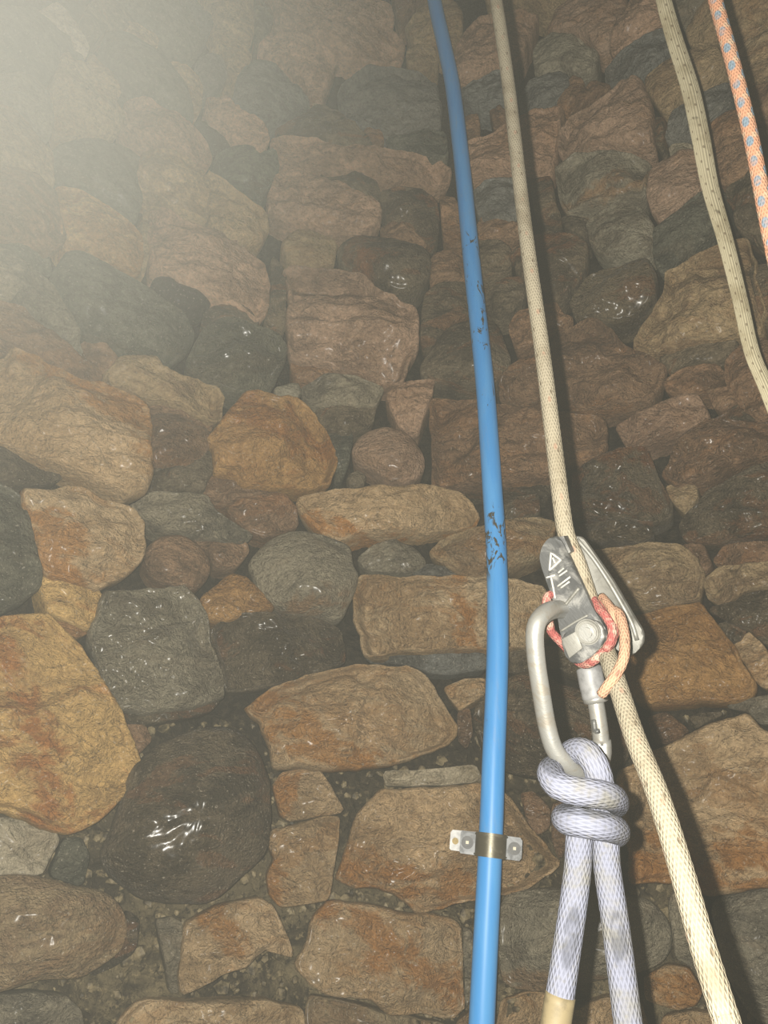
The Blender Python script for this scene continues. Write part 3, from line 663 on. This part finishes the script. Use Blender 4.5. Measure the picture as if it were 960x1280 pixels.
# grit and small gravel sitting in the lower joints: nobody could count it
gm = bmesh.new(); tmp = bmesh.new(); bmesh.ops.create_icosphere(tmp, subdivisions=1, radius=1.0)
tv = [v.co.copy() for v in tmp.verts]; tf = [[v.index for v in f.verts] for f in tmp.faces]; tmp.free()
gV, gF = [], []
for _ in range(3600):
    a = rng.uniform(-.62, .62); h = rng.uniform(-.46, .16)
    s = rng.choice((.0025, .003, .004, .005, .0075)) * rng.uniform(.7, 1.3)
    rr = R + recess(h) - 0.002 + rng.uniform(-.006, .006)
    c = Vector((AX + rr * sin(a), AY + rr * cos(a), h)); b = len(gV)
    sc = Vector((rng.uniform(.7, 1.4), rng.uniform(.7, 1.3), rng.uniform(.6, 1.1))) * s
    rot = Matrix.Rotation(rng.uniform(0, 6.28), 3, 'Y') @ Matrix.Rotation(rng.uniform(0, 6.28), 3, 'X')
    for v in tv: gV.append(c + rot @ Vector((v.x * sc.x, v.y * sc.y, v.z * sc.z)) * rng.uniform(.85, 1.15))
    for f in tf: gF.append([b + i for i in f])
gr = link('gravel', pydata('gravel', gV, gF), mat_gravel(), wall); gr['kind'] = 'stuff'

# ------------------------------------------------------------------ cords
def catmull(P, step):
    out = []
    n = len(P)
    for i in range(n - 1):
        a = P[i - 1] if i else P[0] * 2 - P[1]
        b, c = P[i], P[i + 1]
        d = P[i + 2] if i + 2 < n else P[-1] * 2 - P[-2]
        k = max(1, int((c - b).length / step))
        for s in range(k):
            t = s / k
            out.append(0.5 * ((2 * b) + (c - a) * t + (2 * a - 5 * b + 4 * c - d) * t * t + (3 * b - a - 3 * c + d) * t ** 3))
    out.append(P[-1]); return out

def frames(path, up0=None):
    T = []
    for i in range(len(path)):
        a = path[max(0, i - 1)]; b = path[min(len(path) - 1, i + 1)]
        T.append((b - a).normalized())
    nrm = up0 or FW.cross(T[0]); nrm = (nrm - T[0] * nrm.dot(T[0])).normalized()
    N = [nrm]
    for i in range(1, len(path)):
        v = N[-1] - T[i] * N[-1].dot(T[i]); N.append(v.normalized())
    return T, N

def sweep(name, pts, section, mat, parent=None, step=0.003, scale=None, closed=False, caps=True, up0=None, braid=None, v0=0.0):
    """sweep a closed section [(x, y)] along points; UV = (round the section, metres along)"""
    path = catmull(pts, step) if step else pts
    if closed: path = path[:-1]
    n = len(section); T, N = frames(path, up0)
    if closed:                                                     # spread the closing twist over the loop
        v = N[-1] - T[0] * N[-1].dot(T[0]); v.normalize()
        B0 = T[0].cross(N[0]); tw = atan2(v.dot(B0), v.dot(N[0]))
        N = [N[i] * cos(-tw * i / len(path)) + T[i].cross(N[i]) * sin(-tw * i / len(path)) for i in range(len(path))]
    V, Fc = [], []; L = [v0]
    for i in range(1, len(path)): L.append(L[-1] + (path[i] - path[i - 1]).length)
    for i, p in enumerate(path):
        B = T[i].cross(N[i]); k = scale(i / max(1, len(path) - 1)) if scale else 1.0
        for j, (x, y) in enumerate(section):
            m = k
            if braid:
                kk, pp, am = braid; u = j / n
                m *= 1 + am * max(sin(2 * pi * (kk * u + L[i] / pp)), sin(2 * pi * (kk * u - L[i] / pp)))
            V.append(p + N[i] * (x * m) + B * (y * m))
    rows = len(path)
    for i in range(rows if closed else rows - 1):
        a, b = i * n, ((i + 1) % rows) * n
        for j in range(n):
            k = (j + 1) % n; Fc.append((a + j, a + k, b + k, b + j))
    if not closed and caps:
        Fc.append(tuple(range(n - 1, -1, -1))); Fc.append(tuple(range((rows - 1) * n, rows * n)))
    me = pydata(name, V, Fc); uvl = me.uv_layers.new(name='UVMap')
    for f in me.polygons:
        lp = list(f.loop_indices); us = [me.loops[l].vertex_index % n for l in lp]
        wrap = max(us) - min(us) > n / 2
        for l in lp:
            vi = me.loops[l].vertex_index; u = vi % n
            if wrap and u < n / 2: u += n
            uvl.data[l].uv = (u / n, L[vi // n])
    smooth(me)
    return link(name, me, mat, parent)

def circle(r, n=20, ry=None):
    return [(r * cos(2 * pi * k / n), (ry or r) * sin(2 * pi * k / n)) for k in range(n)]

def P3(rows, up=0.0, down=0.0):                # points on the photograph's rays, run straight on past the frame by up / down metres
    p = [at(x, y, z) for x, y, z in rows]
    if up: p.insert(0, p[0] + (p[0] - p[1]).normalized() * up)
    if down: p.append(p[-1] + (p[-1] - p[-2]).normalized() * down)
    return p

# ---- blue water pipe standing against the wall
def mat_pipe(vv):
    g = NT('blue_pipe'); u, v = uv(g)
    tc = g.n('ShaderNodeTexCoord').outputs['Object']
    blue = g.mix(g.step(g.noise(g.vmath('MULTIPLY', tc, (1, 1, .12)), 60, 4, 0.6), 0.4, 0.65), srgb(72, 154, 224), srgb(88, 164, 228))
    cu = g.n('ShaderNodeCombineXYZ'); g.put(cu.inputs[0], g.math('MULTIPLY', u, 0.085)); g.put(cu.inputs[1], g.math('MULTIPLY', v, 0.4))
    n = g.noise(cu.outputs[0], 75, 5, 0.66, 1.0)
    win = None
    for (lo, hi, thr) in vv:                                         # stretches of pipe rubbed and smeared with mud
        w = g.math('MULTIPLY', g.step(v, lo - .015, lo + .01), g.math('SUBTRACT', 1.0, g.step(v, hi - .01, hi + .015)))
        w = g.math('MULTIPLY', w, g.step(n, thr, thr + .05)); win = w if win is None else g.math('MAXIMUM', win, w)
    col = g.mix(win, blue, srgb(70, 66, 50))
    dust = g.step(g.noise(g.vmath('MULTIPLY', tc, (1, 1, .2)), 45, 6, 0.7), 0.55, 0.75)
    col = g.mix(g.math('MULTIPLY', dust, 0.30), col, srgb(150, 158, 160))
    g.bsdf(col, 0.42, 0.4, 0, g.bump(win, 0.25, 0.001))
    return g.m
PX = [(536, -60), (543, 0), (556, 60), (566, 110), (577, 200), (585, 280), (592, 350), (600, 420), (607, 490), (612, 560),
      (616, 620), (620, 680), (622, 740), (622, 810), (620, 880), (617, 950), (615, 1010), (612, 1080), (608, 1160), (604, 1240), (601, 1300), (597, 1370)]
pp = [on_wall(x, y, R - 0.052) for x, y in PX]
plen = [0.0]
for a, b in zip(pp, pp[1:]): plen.append(plen[-1] + (b - a).length)
def vlen(y):
    for i in range(len(PX) - 1):
        if PX[i][1] <= y <= PX[i + 1][1]:
            return plen[i] + (plen[i + 1] - plen[i]) * (y - PX[i][1]) / (PX[i + 1][1] - PX[i][1])
pm = mat_pipe([(vlen(300), vlen(445), .57), (vlen(490), vlen(520), .60), (vlen(640), vlen(720), .53), (vlen(880), vlen(900), .64)])
pipe = sweep('water_pipe', pp, circle(0.0136, 28), pm, step=0.006)
tag(pipe, 'blue plastic water pipe running up the stone wall, scuffed with mud', 'pipe')

# ---- galvanised clamp round the pipe
M_ZINC = mat_metal('zinc', srgb(128, 130, 132), 0.25, 0.55, srgb(92, 94, 96), 0.8)
M_ZBRIGHT = mat_metal('bright_zinc', srgb(168, 168, 166), 0.2, 0.5, srgb(140, 141, 141), 0.6)
M_BOLT = mat_metal('bolt_steel', srgb(60, 61, 62), 0.3, 0.5, srgb(96, 96, 95), 0.7)
M_ZDARK = mat_metal('dull_steel', srgb(104, 100, 86), 0.5, 0.40, srgb(136, 130, 112), 0.6)
M_BRASS = mat_metal('brass_screw', srgb(130, 112, 66), 0.3, 0.5, srgb(90, 74, 40), 0.5)
pc = on_wall(613.5, 1057, R - 0.052)
ct, cu_, cn = wall_frame(pc)
tl = radians(-7)
ct2 = ct * cos(tl) + cu_ * sin(tl); cu2 = -ct * sin(tl) + cu_ * cos(tl)
CM = Matrix(((ct2.x, cu2.x, cn.x, pc.x), (ct2.y, cu2.y, cn.y, pc.y), (ct2.z, cu2.z, cn.z, pc.z), (0, 0, 0, 1)))
clamp = empty('pipe_clamp', (0, 0, 0)); clamp.matrix_world = CM
tag(clamp, 'galvanised two bolt pipe clamp holding the blue pipe to the wall', 'clamp')

def bm_obj(name, bm, mat, parent=None, bevel=0.0, seg=2, shade=True):
    if bevel:
        bmesh.ops.bevel(bm, geom=[e for e in bm.edges if len(e.link_faces) == 2 and e.calc_face_angle(0) > 0.6], offset=bevel, segments=seg, affect='EDGES', profile=0.6, clamp_overlap=True)
    bmesh.ops.recalc_face_normals(bm, faces=bm.faces[:])
    me = bpy.data.meshes.new(name); bm.to_mesh(me); bm.free()
    if shade:
        me.polygons.foreach_set('use_smooth', [True] * len(me.polygons))
        me.set_sharp_from_angle(angle=0.7)
    return link(name, me, mat, parent)

def box(bm, x0, x1, y0, y1, z0, z1):
    v = [bm.verts.new((x, y, z)) for x in (x0, x1) for y in (y0, y1) for z in (z0, z1)]
    for f in ((0, 1, 3, 2), (4, 6, 7, 5), (0, 4, 5, 1), (2, 3, 7, 6), (0, 2, 6, 4), (1, 5, 7, 3)): bm.faces.new([v[i] for i in f])

def prism(bm, poly, z0, z1):
    a = [bm.verts.new((x, y, z0)) for x, y in poly]; b = [bm.verts.new((x, y, z1)) for x, y in poly]
    n = len(poly); bm.faces.new(a[::-1]); bm.faces.new(b)
    for i in range(n): bm.faces.new((a[i], a[(i + 1) % n], b[(i + 1) % n], b[i]))

def disc(r, n, cx=0, cy=0, ph=0): return [(cx + r * cos(2 * pi * k / n + ph), cy + r * sin(2 * pi * k / n + ph)) for k in range(n)]

def arc_band(bm, r0, r1, y0, y1, a0, a1, n=18):
    ring = []
    for k in range(n + 1):
        a = a0 + (a1 - a0) * k / n
        ring.append([bm.verts.new((r * cos(a), y, r * sin(a))) for r, y in ((r0, y0), (r1, y0), (r1, y1), (r0, y1))])
    for k in range(n):
        for j in range(4): bm.faces.new((ring[k][j], ring[k][(j + 1) % 4], ring[k + 1][(j + 1) % 4], ring[k + 1][j]))
    bm.faces.new(ring[0][::-1]); bm.faces.new(ring[-1])

b = bmesh.new(); arc_band(b, .0142, .0178, -.0125, .0125, 0.12, pi - 0.12)
for s in (-1, 1): arc_band(b, .0165, .0188, s * .0105 - .001, s * .0105 + .001, 0.12, pi - 0.12)
bm_obj('strap', b, M_ZDARK, clamp)
b = bmesh.new(); arc_band(b, .0142, .0178, -.0125, .0125, pi + 0.12, 2 * pi - 0.12); bm_obj('back_strap', b, M_ZINC, clamp)
b = bmesh.new(); prism(b, [(-.0345, -.010), (-.0345, .010), (-.033, .012), (-.0160, .012), (-.0160, -.012), (-.033, -.012)], .0010, .0034); bm_obj('flange', b, M_ZINC, clamp, .0006)
b = bmesh.new(); prism(b, [(.0160, -.012), (.0160, .012), (.032, .012), (.0345, .009), (.0345, -.009), (.032, -.012)], .0010, .0034); bm_obj('flange', b, M_ZINC, clamp, .0006)
b = bmesh.new(); prism(b, [(-.046, -.0085), (-.046, .0085), (-.044, .0115), (-.0138, .0125), (-.0138, -.010), (-.044, -.010)], -.0040, -.0016); bm_obj('base_plate', b, M_ZBRIGHT, clamp, .0005)
b = bmesh.new(); prism(b, [(.0138, -.011), (.0138, .011), (.033, .0105), (.033, -.0105)], -.0040, -.0016); bm_obj('base_plate', b, M_ZINC, clamp, .0005)
for sx in (-.0262, .0262):
    b = bmesh.new(); prism(b, disc(.0068, 24, sx, 0), .0034, .0046); prism(b, disc(.0050, 6, sx, 0, .3), .0046, .0078)
    bo = bm_obj('bolt', b, M_BOLT, clamp, .0006)
    b = bmesh.new(); prism(b, [(sx - .0016, -.0016), (sx + .0016, -.0016), (sx + .0016, .0016), (sx - .0016, .0016)], .0078, .0084); bm_obj('drive', b, M_ZDARK, bo)
b = bmesh.new(); prism(b, disc(.0036, 20, -.040, 0.0), -.0016, -.0004); prism(b, disc(.0012, 12, -.040, 0.0), -.0004, .0002); bm_obj('screw', b, M_BRASS, clamp, .0003)
b = bmesh.new(); prism(b, disc(.004, 14, 0, 0), -.060, -.0155); bm_obj('stud', b, M_ZDARK, clamp)

# ---- the white hauling rope: down to the pulley, through it, and on out of the frame
M_WROPE = mat_cord('white_rope', srgb(138, 130, 112), srgb(98, 87, 67), 16, 0.0052, 0.45, (
    (srgb(82, 70, 54), 5, 0.023, .13, .085, 0.0, 0.37, 0.7), (srgb(140, 108, 90), 4, 0.037, .15, .07, 0.5, 0.41, 0.55)))
WR = [(609, -60, .72), (620, 0, .70), (636, 110, .665), (651, 240, .62), (661, 320, .59), (678, 440, .556), (693, 560, .526), (703, 640, .508), (709, 672, .500),
      (721, 702, .495), (733, 738, .491), (746, 778, .486), (758, 815, .472), (770, 850, .448), (793, 920, .410), (822, 993, .378), (851, 1085, .348), (878, 1180, .325), (909, 1280, .305), (936, 1370, .29)]
rope = sweep('hauling_rope', P3(WR, .45, .25), circle(0.0056, 20), M_WROPE, step=0.0016, braid=(8, .007, .012))
tag(rope, 'cream white braided rope running down through the metal pulley', 'rope')

# ---- flat webbing at the right
def mat_web():
    g = NT('webbing'); u, v = uv(g)
    tc = g.n('ShaderNodeTexCoord').outputs['Object']
    st = g.math('SINE', g.math('MULTIPLY', u, 2 * pi * 26))
    n = g.noise(tc, 28, 5, 0.65)
    col = g.mix(g.step(n, 0.42, 0.7), srgb(214, 204, 172), srgb(180, 168, 136))
    col = g.mix(g.math('MULTIPLY', g.step(st, 0.2, 1.0), 0.3), col, srgb(90, 80, 60))
    col = g.mix(g.math('MULTIPLY', lattice(g, u, v, 14, .03, .25, .07, 0, .37), 0.6), col, srgb(86, 62, 42))
    col = g.mix(g.math('MULTIPLY', g.step(g.noise(tc, 38, 3, 0.5), 0.66, 0.74), 0.7), col, srgb(78, 70, 52))
    g.bsdf(col, 0.9, 0.1, 0, g.bump(st, 0.4, 0.0012))
    return g.m
WB = [(818, -55, .98), (830, 0, .96), (844, 50, .95), (863, 110, .93), (876, 170, .91), (888, 233, .895), (907, 300, .87), (925, 373, .845), (940, 439, .82), (960, 487, .80), (985, 550, .78), (1010, 620, .76)]
hw = 0.0098; sec = []
for k in range(28):
    a = 2 * pi * k / 28; cx_ = cos(a); sec.append((hw * math.copysign(abs(cx_) ** .8, cx_), 0.0013 * math.copysign(abs(sin(a)) ** .6, sin(a)) + 0.0007 * cos(3.2 * cx_)))
webp = P3(WB, .35, .8)
web = sweep('webbing_strap', webp, sec, mat_web(), step=0.004, up0=RT, scale=lambda t: (0.98 + 0.15 * cos(2 * pi * (t * 3.0 + .1))) * (1.0 + .12 * t))
tag(web, 'worn beige flat webbing strap hanging at the right, left of the orange rope', 'strap')

# ---- orange rope flecked with blue, top right
M_OROPE = mat_cord('orange_rope', srgb(212, 156, 124), srgb(200, 168, 140), 14, 0.006, 0.45, (
    (srgb(120, 150, 168), 4, 0.0185, .36, .27, 0.0, 0.5, 0.9), (srgb(206, 204, 176), 4, 0.0185, .30, .16, 0.5, 0.25, 0.35)))
OR = [(880, -60, .66), (894, 0, .645), (917, 83, .62), (939, 173, .60), (957, 267, .58), (968, 320, .57), (985, 400, .555)]
oro = sweep('flecked_rope', P3(OR, .35, .8), circle(0.0056, 20), M_OROPE, step=0.0016, braid=(6, .008, .012))
tag(oro, 'orange rope with blue flecks hanging in the top right corner', 'rope')

# ------------------------------------------------------------------ pulley, carabiner, cord, knotted rope
M_ALU = mat_metal('worn_aluminium', srgb(64, 65, 65), 0.35, 0.48, srgb(122, 121, 117), 0.85)
M_ALU2 = mat_metal('pale_aluminium', srgb(112, 111, 105), 0.3, 0.5, srgb(86, 84, 78), 0.75)
M_STEEL = mat_metal('bright_steel', srgb(138, 138, 134), 0.5, 0.40, srgb(118, 102, 76), 0.4)
M_GREY = mat_plain('grey_sleeve', srgb(114, 114, 114), 0.5)
M_DECAL = mat_plain('pale_mark', srgb(168, 166, 158), 0.6)

class Plane:
    """a tilted plate plane in the scene: through a point, its normal turned to the left of the viewer"""
    def __init__(self, x, y, z, turn):
        self.c = at(x, y, z); a = radians(turn)
        self.n = (RT * -sin(a) - FW * cos(a)).normalized()
        self.u = self.n.cross(UPV) * -1; self.u = (RT * cos(a) - FW * sin(a)).normalized(); self.v = UPV
    def shift(self, d):
        q = Plane.__new__(Plane); q.n, q.u, q.v = self.n, self.u, self.v; q.c = self.c - self.n * d; return q
    def loc(self, x, y):
        d = ray(x, y); q = d * (self.c.dot(self.n) / d.dot(self.n)) - self.c
        return q.dot(self.u), q.dot(self.v)
    def mat(self):
        u, v, n, c = self.u, self.v, self.n, self.c
        return Matrix(((u.x, v.x, n.x, c.x), (u.y, v.y, n.y, c.y), (u.z, v.z, n.z, c.z), (0, 0, 0, 1)))

def plate(name, pl, pts, t0, t1, mat, parent, bevel, smooth_n=2, seg=3):
    """outline in photo pixels laid on the plate's plane, solid from t0 to t1 (metres along its normal)"""
    poly = [pl.loc(x, y) for x, y in pts]
    poly = chaikin(poly, smooth_n) if smooth_n else poly
    b = bmesh.new(); prism(b, poly, t0, t1)
    if bevel:
        rim = [e for e in b.edges if abs(e.verts[0].co.z - t1) < 1e-7 and abs(e.verts[1].co.z - t1) < 1e-7]
        bmesh.ops.bevel(b, geom=rim, offset=bevel, segments=seg, affect='EDGES', profile=0.5, clamp_overlap=True)
    o = bm_obj(name, b, mat, None)
    o.data.transform(pl.mat())
    o.parent = parent
    if parent: o.matrix_parent_inverse = parent.matrix_world.inverted()
    return o

NP = Plane(715, 760, .482, 32)                 # near cheek plate
FP = NP.shift(.024)                            # far cheek plate, behind it
pul = empty('rope_pulley', at(735, 770, .50)); bpy.context.view_layer.update()
tag(pul, 'grey metal rope grab pulley with two cheek plates on the cream rope', 'pulley')
near = [(695, 669), (684, 674), (677, 684), (674, 697), (677, 710), (682, 724), (689, 744), (696, 765), (699, 785), (703, 803), (711, 827), (719, 831), (733, 826), (757, 807), (759, 790), (752, 777), (741, 760), (731, 738), (718, 710), (704, 679)]
near_plate = plate('cheek_plate', NP, near, -.0040, 0.0, M_ALU, pul, .0016)
far = [(706, 670), (725, 670), (732, 677), (750, 703), (766, 726), (780, 750), (792, 771), (804, 790), (804, 806), (789, 821), (775, 815), (755, 800), (738, 770), (726, 735), (712, 700), (703, 678)]
far_plate = plate('cheek_plate', FP, far, -.0040, 0.0, M_ALU2, pul, .0012)
# raised rim along the far plate's outer edge
rim = [FP.loc(x, y) for x, y in ((722, 674), (742, 698), (760, 725), (776, 752), (790, 778), (797, 800))]
rimw = [FP.c + FP.u * a + FP.v * b_ + FP.n * .0012 for a, b_ in rim]
o = sweep('rim', rimw, circle(.0014, 10), M_ALU2, None, step=.003); o.parent = far_plate; o.matrix_parent_inverse = Matrix.Identity(4); 
# bridge joining the plates at the head
brp = [NP.loc(x, y) for x, y in ((694, 672), (703, 670), (712, 690), (706, 694))]
b = bmesh.new(); prism(b, brp, -.026, -.002); o = bm_obj('bridge', b, M_ALU, None, .001); o.data.transform(NP.mat()); o.parent = pul; o.matrix_parent_inverse = pul.matrix_world.inverted()
o = plate('label_plate', FP, [(712, 688), (726, 689), (724, 697), (715, 697)], .0, .0008, M_DECAL, None, 0, 0); o.parent = far_plate
# lower block with the axle and its bolt head, all on the near plate
o = plate('axle_block', NP, [(700, 795), (738, 773), (751, 777), (758, 790), (756, 806), (733, 825), (719, 829), (711, 825)], 0.0, .0030, M_ALU, pul, .0012)
blk = o
o = plate('face_panel', NP, [(704, 798), (722, 788), (731, 809), (714, 822)], .0030, .0042, M_ALU2, None, .0005, 0); o.parent = blk; o.matrix_parent_inverse = blk.matrix_world.inverted()
def on_plate(pl, x, y, t): a, c = pl.loc(x, y); return a, c
ax_, ay_ = NP.loc(737, 789)
b = bmesh.new(); prism(b, disc(.0080, 32, ax_, ay_), .0030, .0050)
bmesh.ops.bevel(b, geom=[e for e in b.edges if abs(e.verts[0].co.z - .005) < 1e-7 and abs(e.verts[1].co.z - .005) < 1e-7], offset=.001, segments=3, affect='EDGES')
o = bm_obj('axle_washer', b, M_ALU2, None); o.data.transform(NP.mat()); o.parent = pul; o.matrix_parent_inverse = pul.matrix_world.inverted()
b = bmesh.new(); prism(b, disc(.0054, 32, ax_ + .0006, ay_), .0050, .0085)
bmesh.ops.bevel(b, geom=[e for e in b.edges if abs(e.verts[0].co.z - .0085) < 1e-7 and abs(e.verts[1].co.z - .0085) < 1e-7], offset=.0022, segments=4, affect='EDGES')
o = bm_obj('axle_bolt', b, M_STEEL, None); o.data.transform(NP.mat()); o.parent = pul; o.matrix_parent_inverse = pul.matrix_world.inverted()
b = bmesh.new(); prism(b, disc(.0125, 28, ax_, ay_), -.020, -.006); o = bm_obj('sheave', b, M_ALU, None, .002); o.data.transform(NP.mat()); o.parent = pul; o.matrix_parent_inverse = pul.matrix_world.inverted()
# ridge, warning triangle and the worn lines of marking on the near plate
def ridge(name, pts, r, parent, mat, pl=NP, t=0.0002, closed=False):
    w = [pl.c + pl.u * a + pl.v * c + pl.n * t for a, c in (pl.loc(x, y) for x, y in pts)]
    if closed: w = w + [w[0]]
    out = []
    for a, c in zip(w, w[1:]):
        k = 6
        out += [a + (c - a) * i / k for i in range(k)]
    out.append(w[-1])
    o = sweep(name, out, circle(r, 8), mat, None, step=0); o.parent = parent
    o.matrix_parent_inverse = parent.matrix_world.inverted(); return o
ridge('ridge', [(697, 768), (711, 751), (724, 735)], .0011, near_plate, M_ALU2)
ridge('ridge', [(701, 789), (720, 777), (735, 769)], .0008, near_plate, M_ALU2)
ridge('warning_triangle', [(687, 713), (689, 691), (701, 700)], .0007, near_plate, M_DECAL, closed=True)
ridge('warning_stroke', [(691, 697), (694, 704)], .0006, near_plate, M_DECAL)
for q in ([(683, 722), (694, 719)], [(689, 722), (692, 736), (694, 748)], [(698, 716), (705, 710)], [(699, 720), (709, 713)], [(697, 733), (713, 721)], [(701, 735), (712, 727)]):
    ridge('marking', q, .0006, near_plate, M_DECAL)

# ---- carabiner
krb = empty('carabiner', at(705, 860, .478)); bpy.context.view_layer.update()
tag(krb, 'silver screw gate carabiner joining the pulley to the knotted rope', 'carabiner')
def adopt(o, p): o.parent = p; o.matrix_parent_inverse = p.matrix_world.inverted(); return o
ibeam = []; CG = 270
for k in range(24):
    a = 2 * pi * k / 24; r_ = .0058 * (1 - .20 * max(0.0, 1 - abs(((a - radians(CG)) + pi) % (2 * pi) - pi) / .5))
    ibeam.append((r_ * cos(a), r_ * sin(a) * 1.0))
CB = [(736, 815, .500), (728, 785, .503), (714, 768, .498), (700, 762, .486), (686, 764, .472), (674, 775, .465), (669, 792, .463), (671, 825, .463), (677, 865, .463), (684, 905, .463), (693, 935, .462), (707, 953, .462), (722, 965, .466), (737, 968, .474), (748, 958, .482), (753, 940, .486), (752, 925, .487)]
body = adopt(sweep('body', P3(CB), ibeam, M_STEEL, None, step=.0025, up0=RT), krb)
gate = adopt(sweep('gate', P3([(752, 930, .487), (749, 905, .488), (745, 880, .490), (741, 860, .492)]), circle(.0052, 20), M_STEEL, None, step=.003), krb)
slv = adopt(sweep('screw_sleeve', P3([(744, 874, .4905), (742.5, 868, .491), (741, 860, .492), (737, 840, .495), (735.5, 834, .496)]), circle(.0082, 24), M_GREY, None, step=.0015,
            scale=lambda t: 0.84 if t < .07 else 0.97 if t < .3 else 1.0 if t < .92 else 0.9), krb)
adopt(sweep('sleeve_ring', P3([(745, 877, .4905), (743, 868, .491)]), circle(.0078, 24), M_STEEL, None, step=.002), slv)
adopt(sweep('hinge_pin', P3([(746, 912, .4815), (747, 916, .4815)]), circle(.0018, 10), M_ALU, None, step=.001), gate)
adopt(sweep('gate_slot', P3([(742, 900, .4832), (744, 915, .4825)]), circle(.0016, 8), M_ALU, None, step=.002), gate)

# ---- red and pink cord knotted round the pulley
M_RED = mat_cord('red_cord', srgb(138, 74, 70), srgb(176, 150, 132), 9, 0.005, 1.0, (), 150)
M_PINK = mat_cord('pink_cord', srgb(162, 128, 104), srgb(156, 104, 86), 10, 0.005, 0.5, ((srgb(90, 70, 60), 4, .02, .2, .1, 0, .4, .6),), 70)
cord = empty('accessory_cord', at(745, 790, .48)); bpy.context.view_layer.update()
tag(cord, 'short faded red cord looped round the pulley axle with a pink tail', 'cord')
adopt(sweep('loop', P3([(689, 790, .492), (684, 765, .486), (684, 747, .488), (694, 743, .493), (715, 748, .499), (738, 750, .497), (754, 756, .485), (765, 770, .475), (768, 788, .468), (763, 805, .466), (750, 819, .470), (737, 829, .477), (724, 828, .487), (708, 810, .493), (689, 790, .492)]), circle(.0028, 14), M_RED, None, step=.0016, braid=(5, .006, .02), closed=True), cord)
adopt(sweep('wrap', P3([(741, 748, .488), (748, 760, .478), (757, 770, .470), (765, 785, .465), (764, 800, .463), (757, 812, .466)]), circle(.0027, 14), M_RED, None, step=.0016, braid=(5, .006, .02)), cord)
adopt(sweep('wrap', P3([(752, 746, .490), (762, 758, .477), (767, 768, .470), (769, 778, .470), (766, 790, .474)]), circle(.0028, 14), M_PINK, None, step=.0016, braid=(5, .006, .02)), cord)
tail = adopt(sweep('tail', P3([(766, 762, .478), (774, 768, .468), (779, 785, .458), (781, 803, .450), (779, 824, .443), (770, 843, .440), (760, 857, .441), (752, 868, .445)]), circle(.0031, 16), M_PINK, None, step=.0014, braid=(5, .006, .02)), cord)
tail['label'] = 'pale pink cord tail'

# ---- the blue white rope knotted into the carabiner
M_BROPE = mat_cord('blue_white_rope', srgb(122, 125, 140), srgb(118, 115, 102), 18, 0.0066, 0.75, ((srgb(62, 64, 72), 3, .11, .32, .16, .2, .43, .6),), 34)
M_TAPE = mat_plain('tape', srgb(124, 112, 84), 0.6)
kn = empty('knotted_rope', at(735, 1010, .455)); bpy.context.view_layer.update()
tag(kn, 'thick bluish white rope tied in a wrapped knot below the carabiner', 'rope')
RB = .0079; KS = circle(RB, 22); BR = (9, .0066, .010)
# loop through the carabiner: up behind it, over, down in front of its bend
adopt(sweep('eye', P3([(726, 1010, .470), (715, 985, .476), (709, 962, .480), (711, 946, .476), (721, 939, .466), (734, 942, .455), (744, 956, .449), (750, 975, .450), (753, 995, .458), (752, 1020, .466)]), KS, M_BROPE, None, step=.0022, braid=BR), kn)
# the two turns round the standing part
adopt(sweep('turn', P3([(740, 985, .485), (712, 972, .482), (694, 961, .470), (688, 968, .454), (697, 981, .443), (716, 988, .438), (738, 991, .437), (757, 994, .442), (768, 999, .455), (767, 1006, .470), (745, 1004, .482)]), KS, M_BROPE, None, step=.0022, braid=BR), kn)
adopt(sweep('turn', P3([(735, 1018, .482), (716, 1020, .474), (706, 1022, .460), (710, 1026, .446), (724, 1028, .438), (742, 1031, .436), (758, 1034, .441), (770, 1038, .454), (767, 1042, .468), (745, 1035, .480)]), KS, M_BROPE, None, step=.0022, braid=BR), kn)
adopt(sweep('leg', P3([(727, 1010, .462), (724, 1045, .458), (722, 1085, .455), (716, 1135, .447), (708, 1190, .438), (700, 1245, .430), (694, 1285, .425), (684, 1340, .418)], 0, .15), KS, M_BROPE, None, step=.0022, braid=BR), kn)
adopt(sweep('leg', P3([(754, 1012, .464), (757, 1045, .459), (759, 1085, .455), (768, 1147, .446), (775, 1200, .438), (785, 1280, .425), (794, 1350, .415)], 0, .15), KS, M_BROPE, None, step=.0022, braid=BR), kn)
tp = adopt(sweep('tape_end', P3([(700.5, 1243, .4301), (697, 1265, .4275), (694, 1285, .4248), (684, 1342, .4176)]), circle(RB * 1.06, 22), M_TAPE, None, step=.004), kn)
tp['label'] = 'yellowed tape round the left leg'

# ------------------------------------------------------------------ mist in the shaft
g = NT('mist')
geo = g.n('ShaderNodeNewGeometry').outputs['Position']
HC = at(-90, -50, .46)
d1 = g.vmath('DISTANCE', geo, tuple(HC), out=1)
puff = g.math('SUBTRACT', 1.0, g.step(d1, 0.0, 0.43))
puff = g.math('MULTIPLY', g.math('POWER', puff, 1.9), 2.3)
den = g.math('ADD', 0.0044, puff)
sc_ = g.n('ShaderNodeVolumeScatter'); g.put(sc_.inputs['Color'], (0.95, 0.96, 0.86)); g.put(sc_.inputs['Density'], den)
sc_.inputs['Anisotropy'].default_value = 0.0
g.t.links.new(sc_.outputs[0], g.out.inputs['Volume'])
try: g.m.cycles.volume_sampling = 'MULTIPLE_IMPORTANCE'; g.m.cycles.volume_step_rate = 0.25
except Exception: pass
b = bmesh.new(); prism(b, disc(R - .02, 48, AX, AY), -.9, 3.2)
mist = bm_obj('mist', b, g.m, None, shade=False)
tag(mist, 'pale mist hanging in the shaft, thickest at the upper left', 'mist', 'stuff')
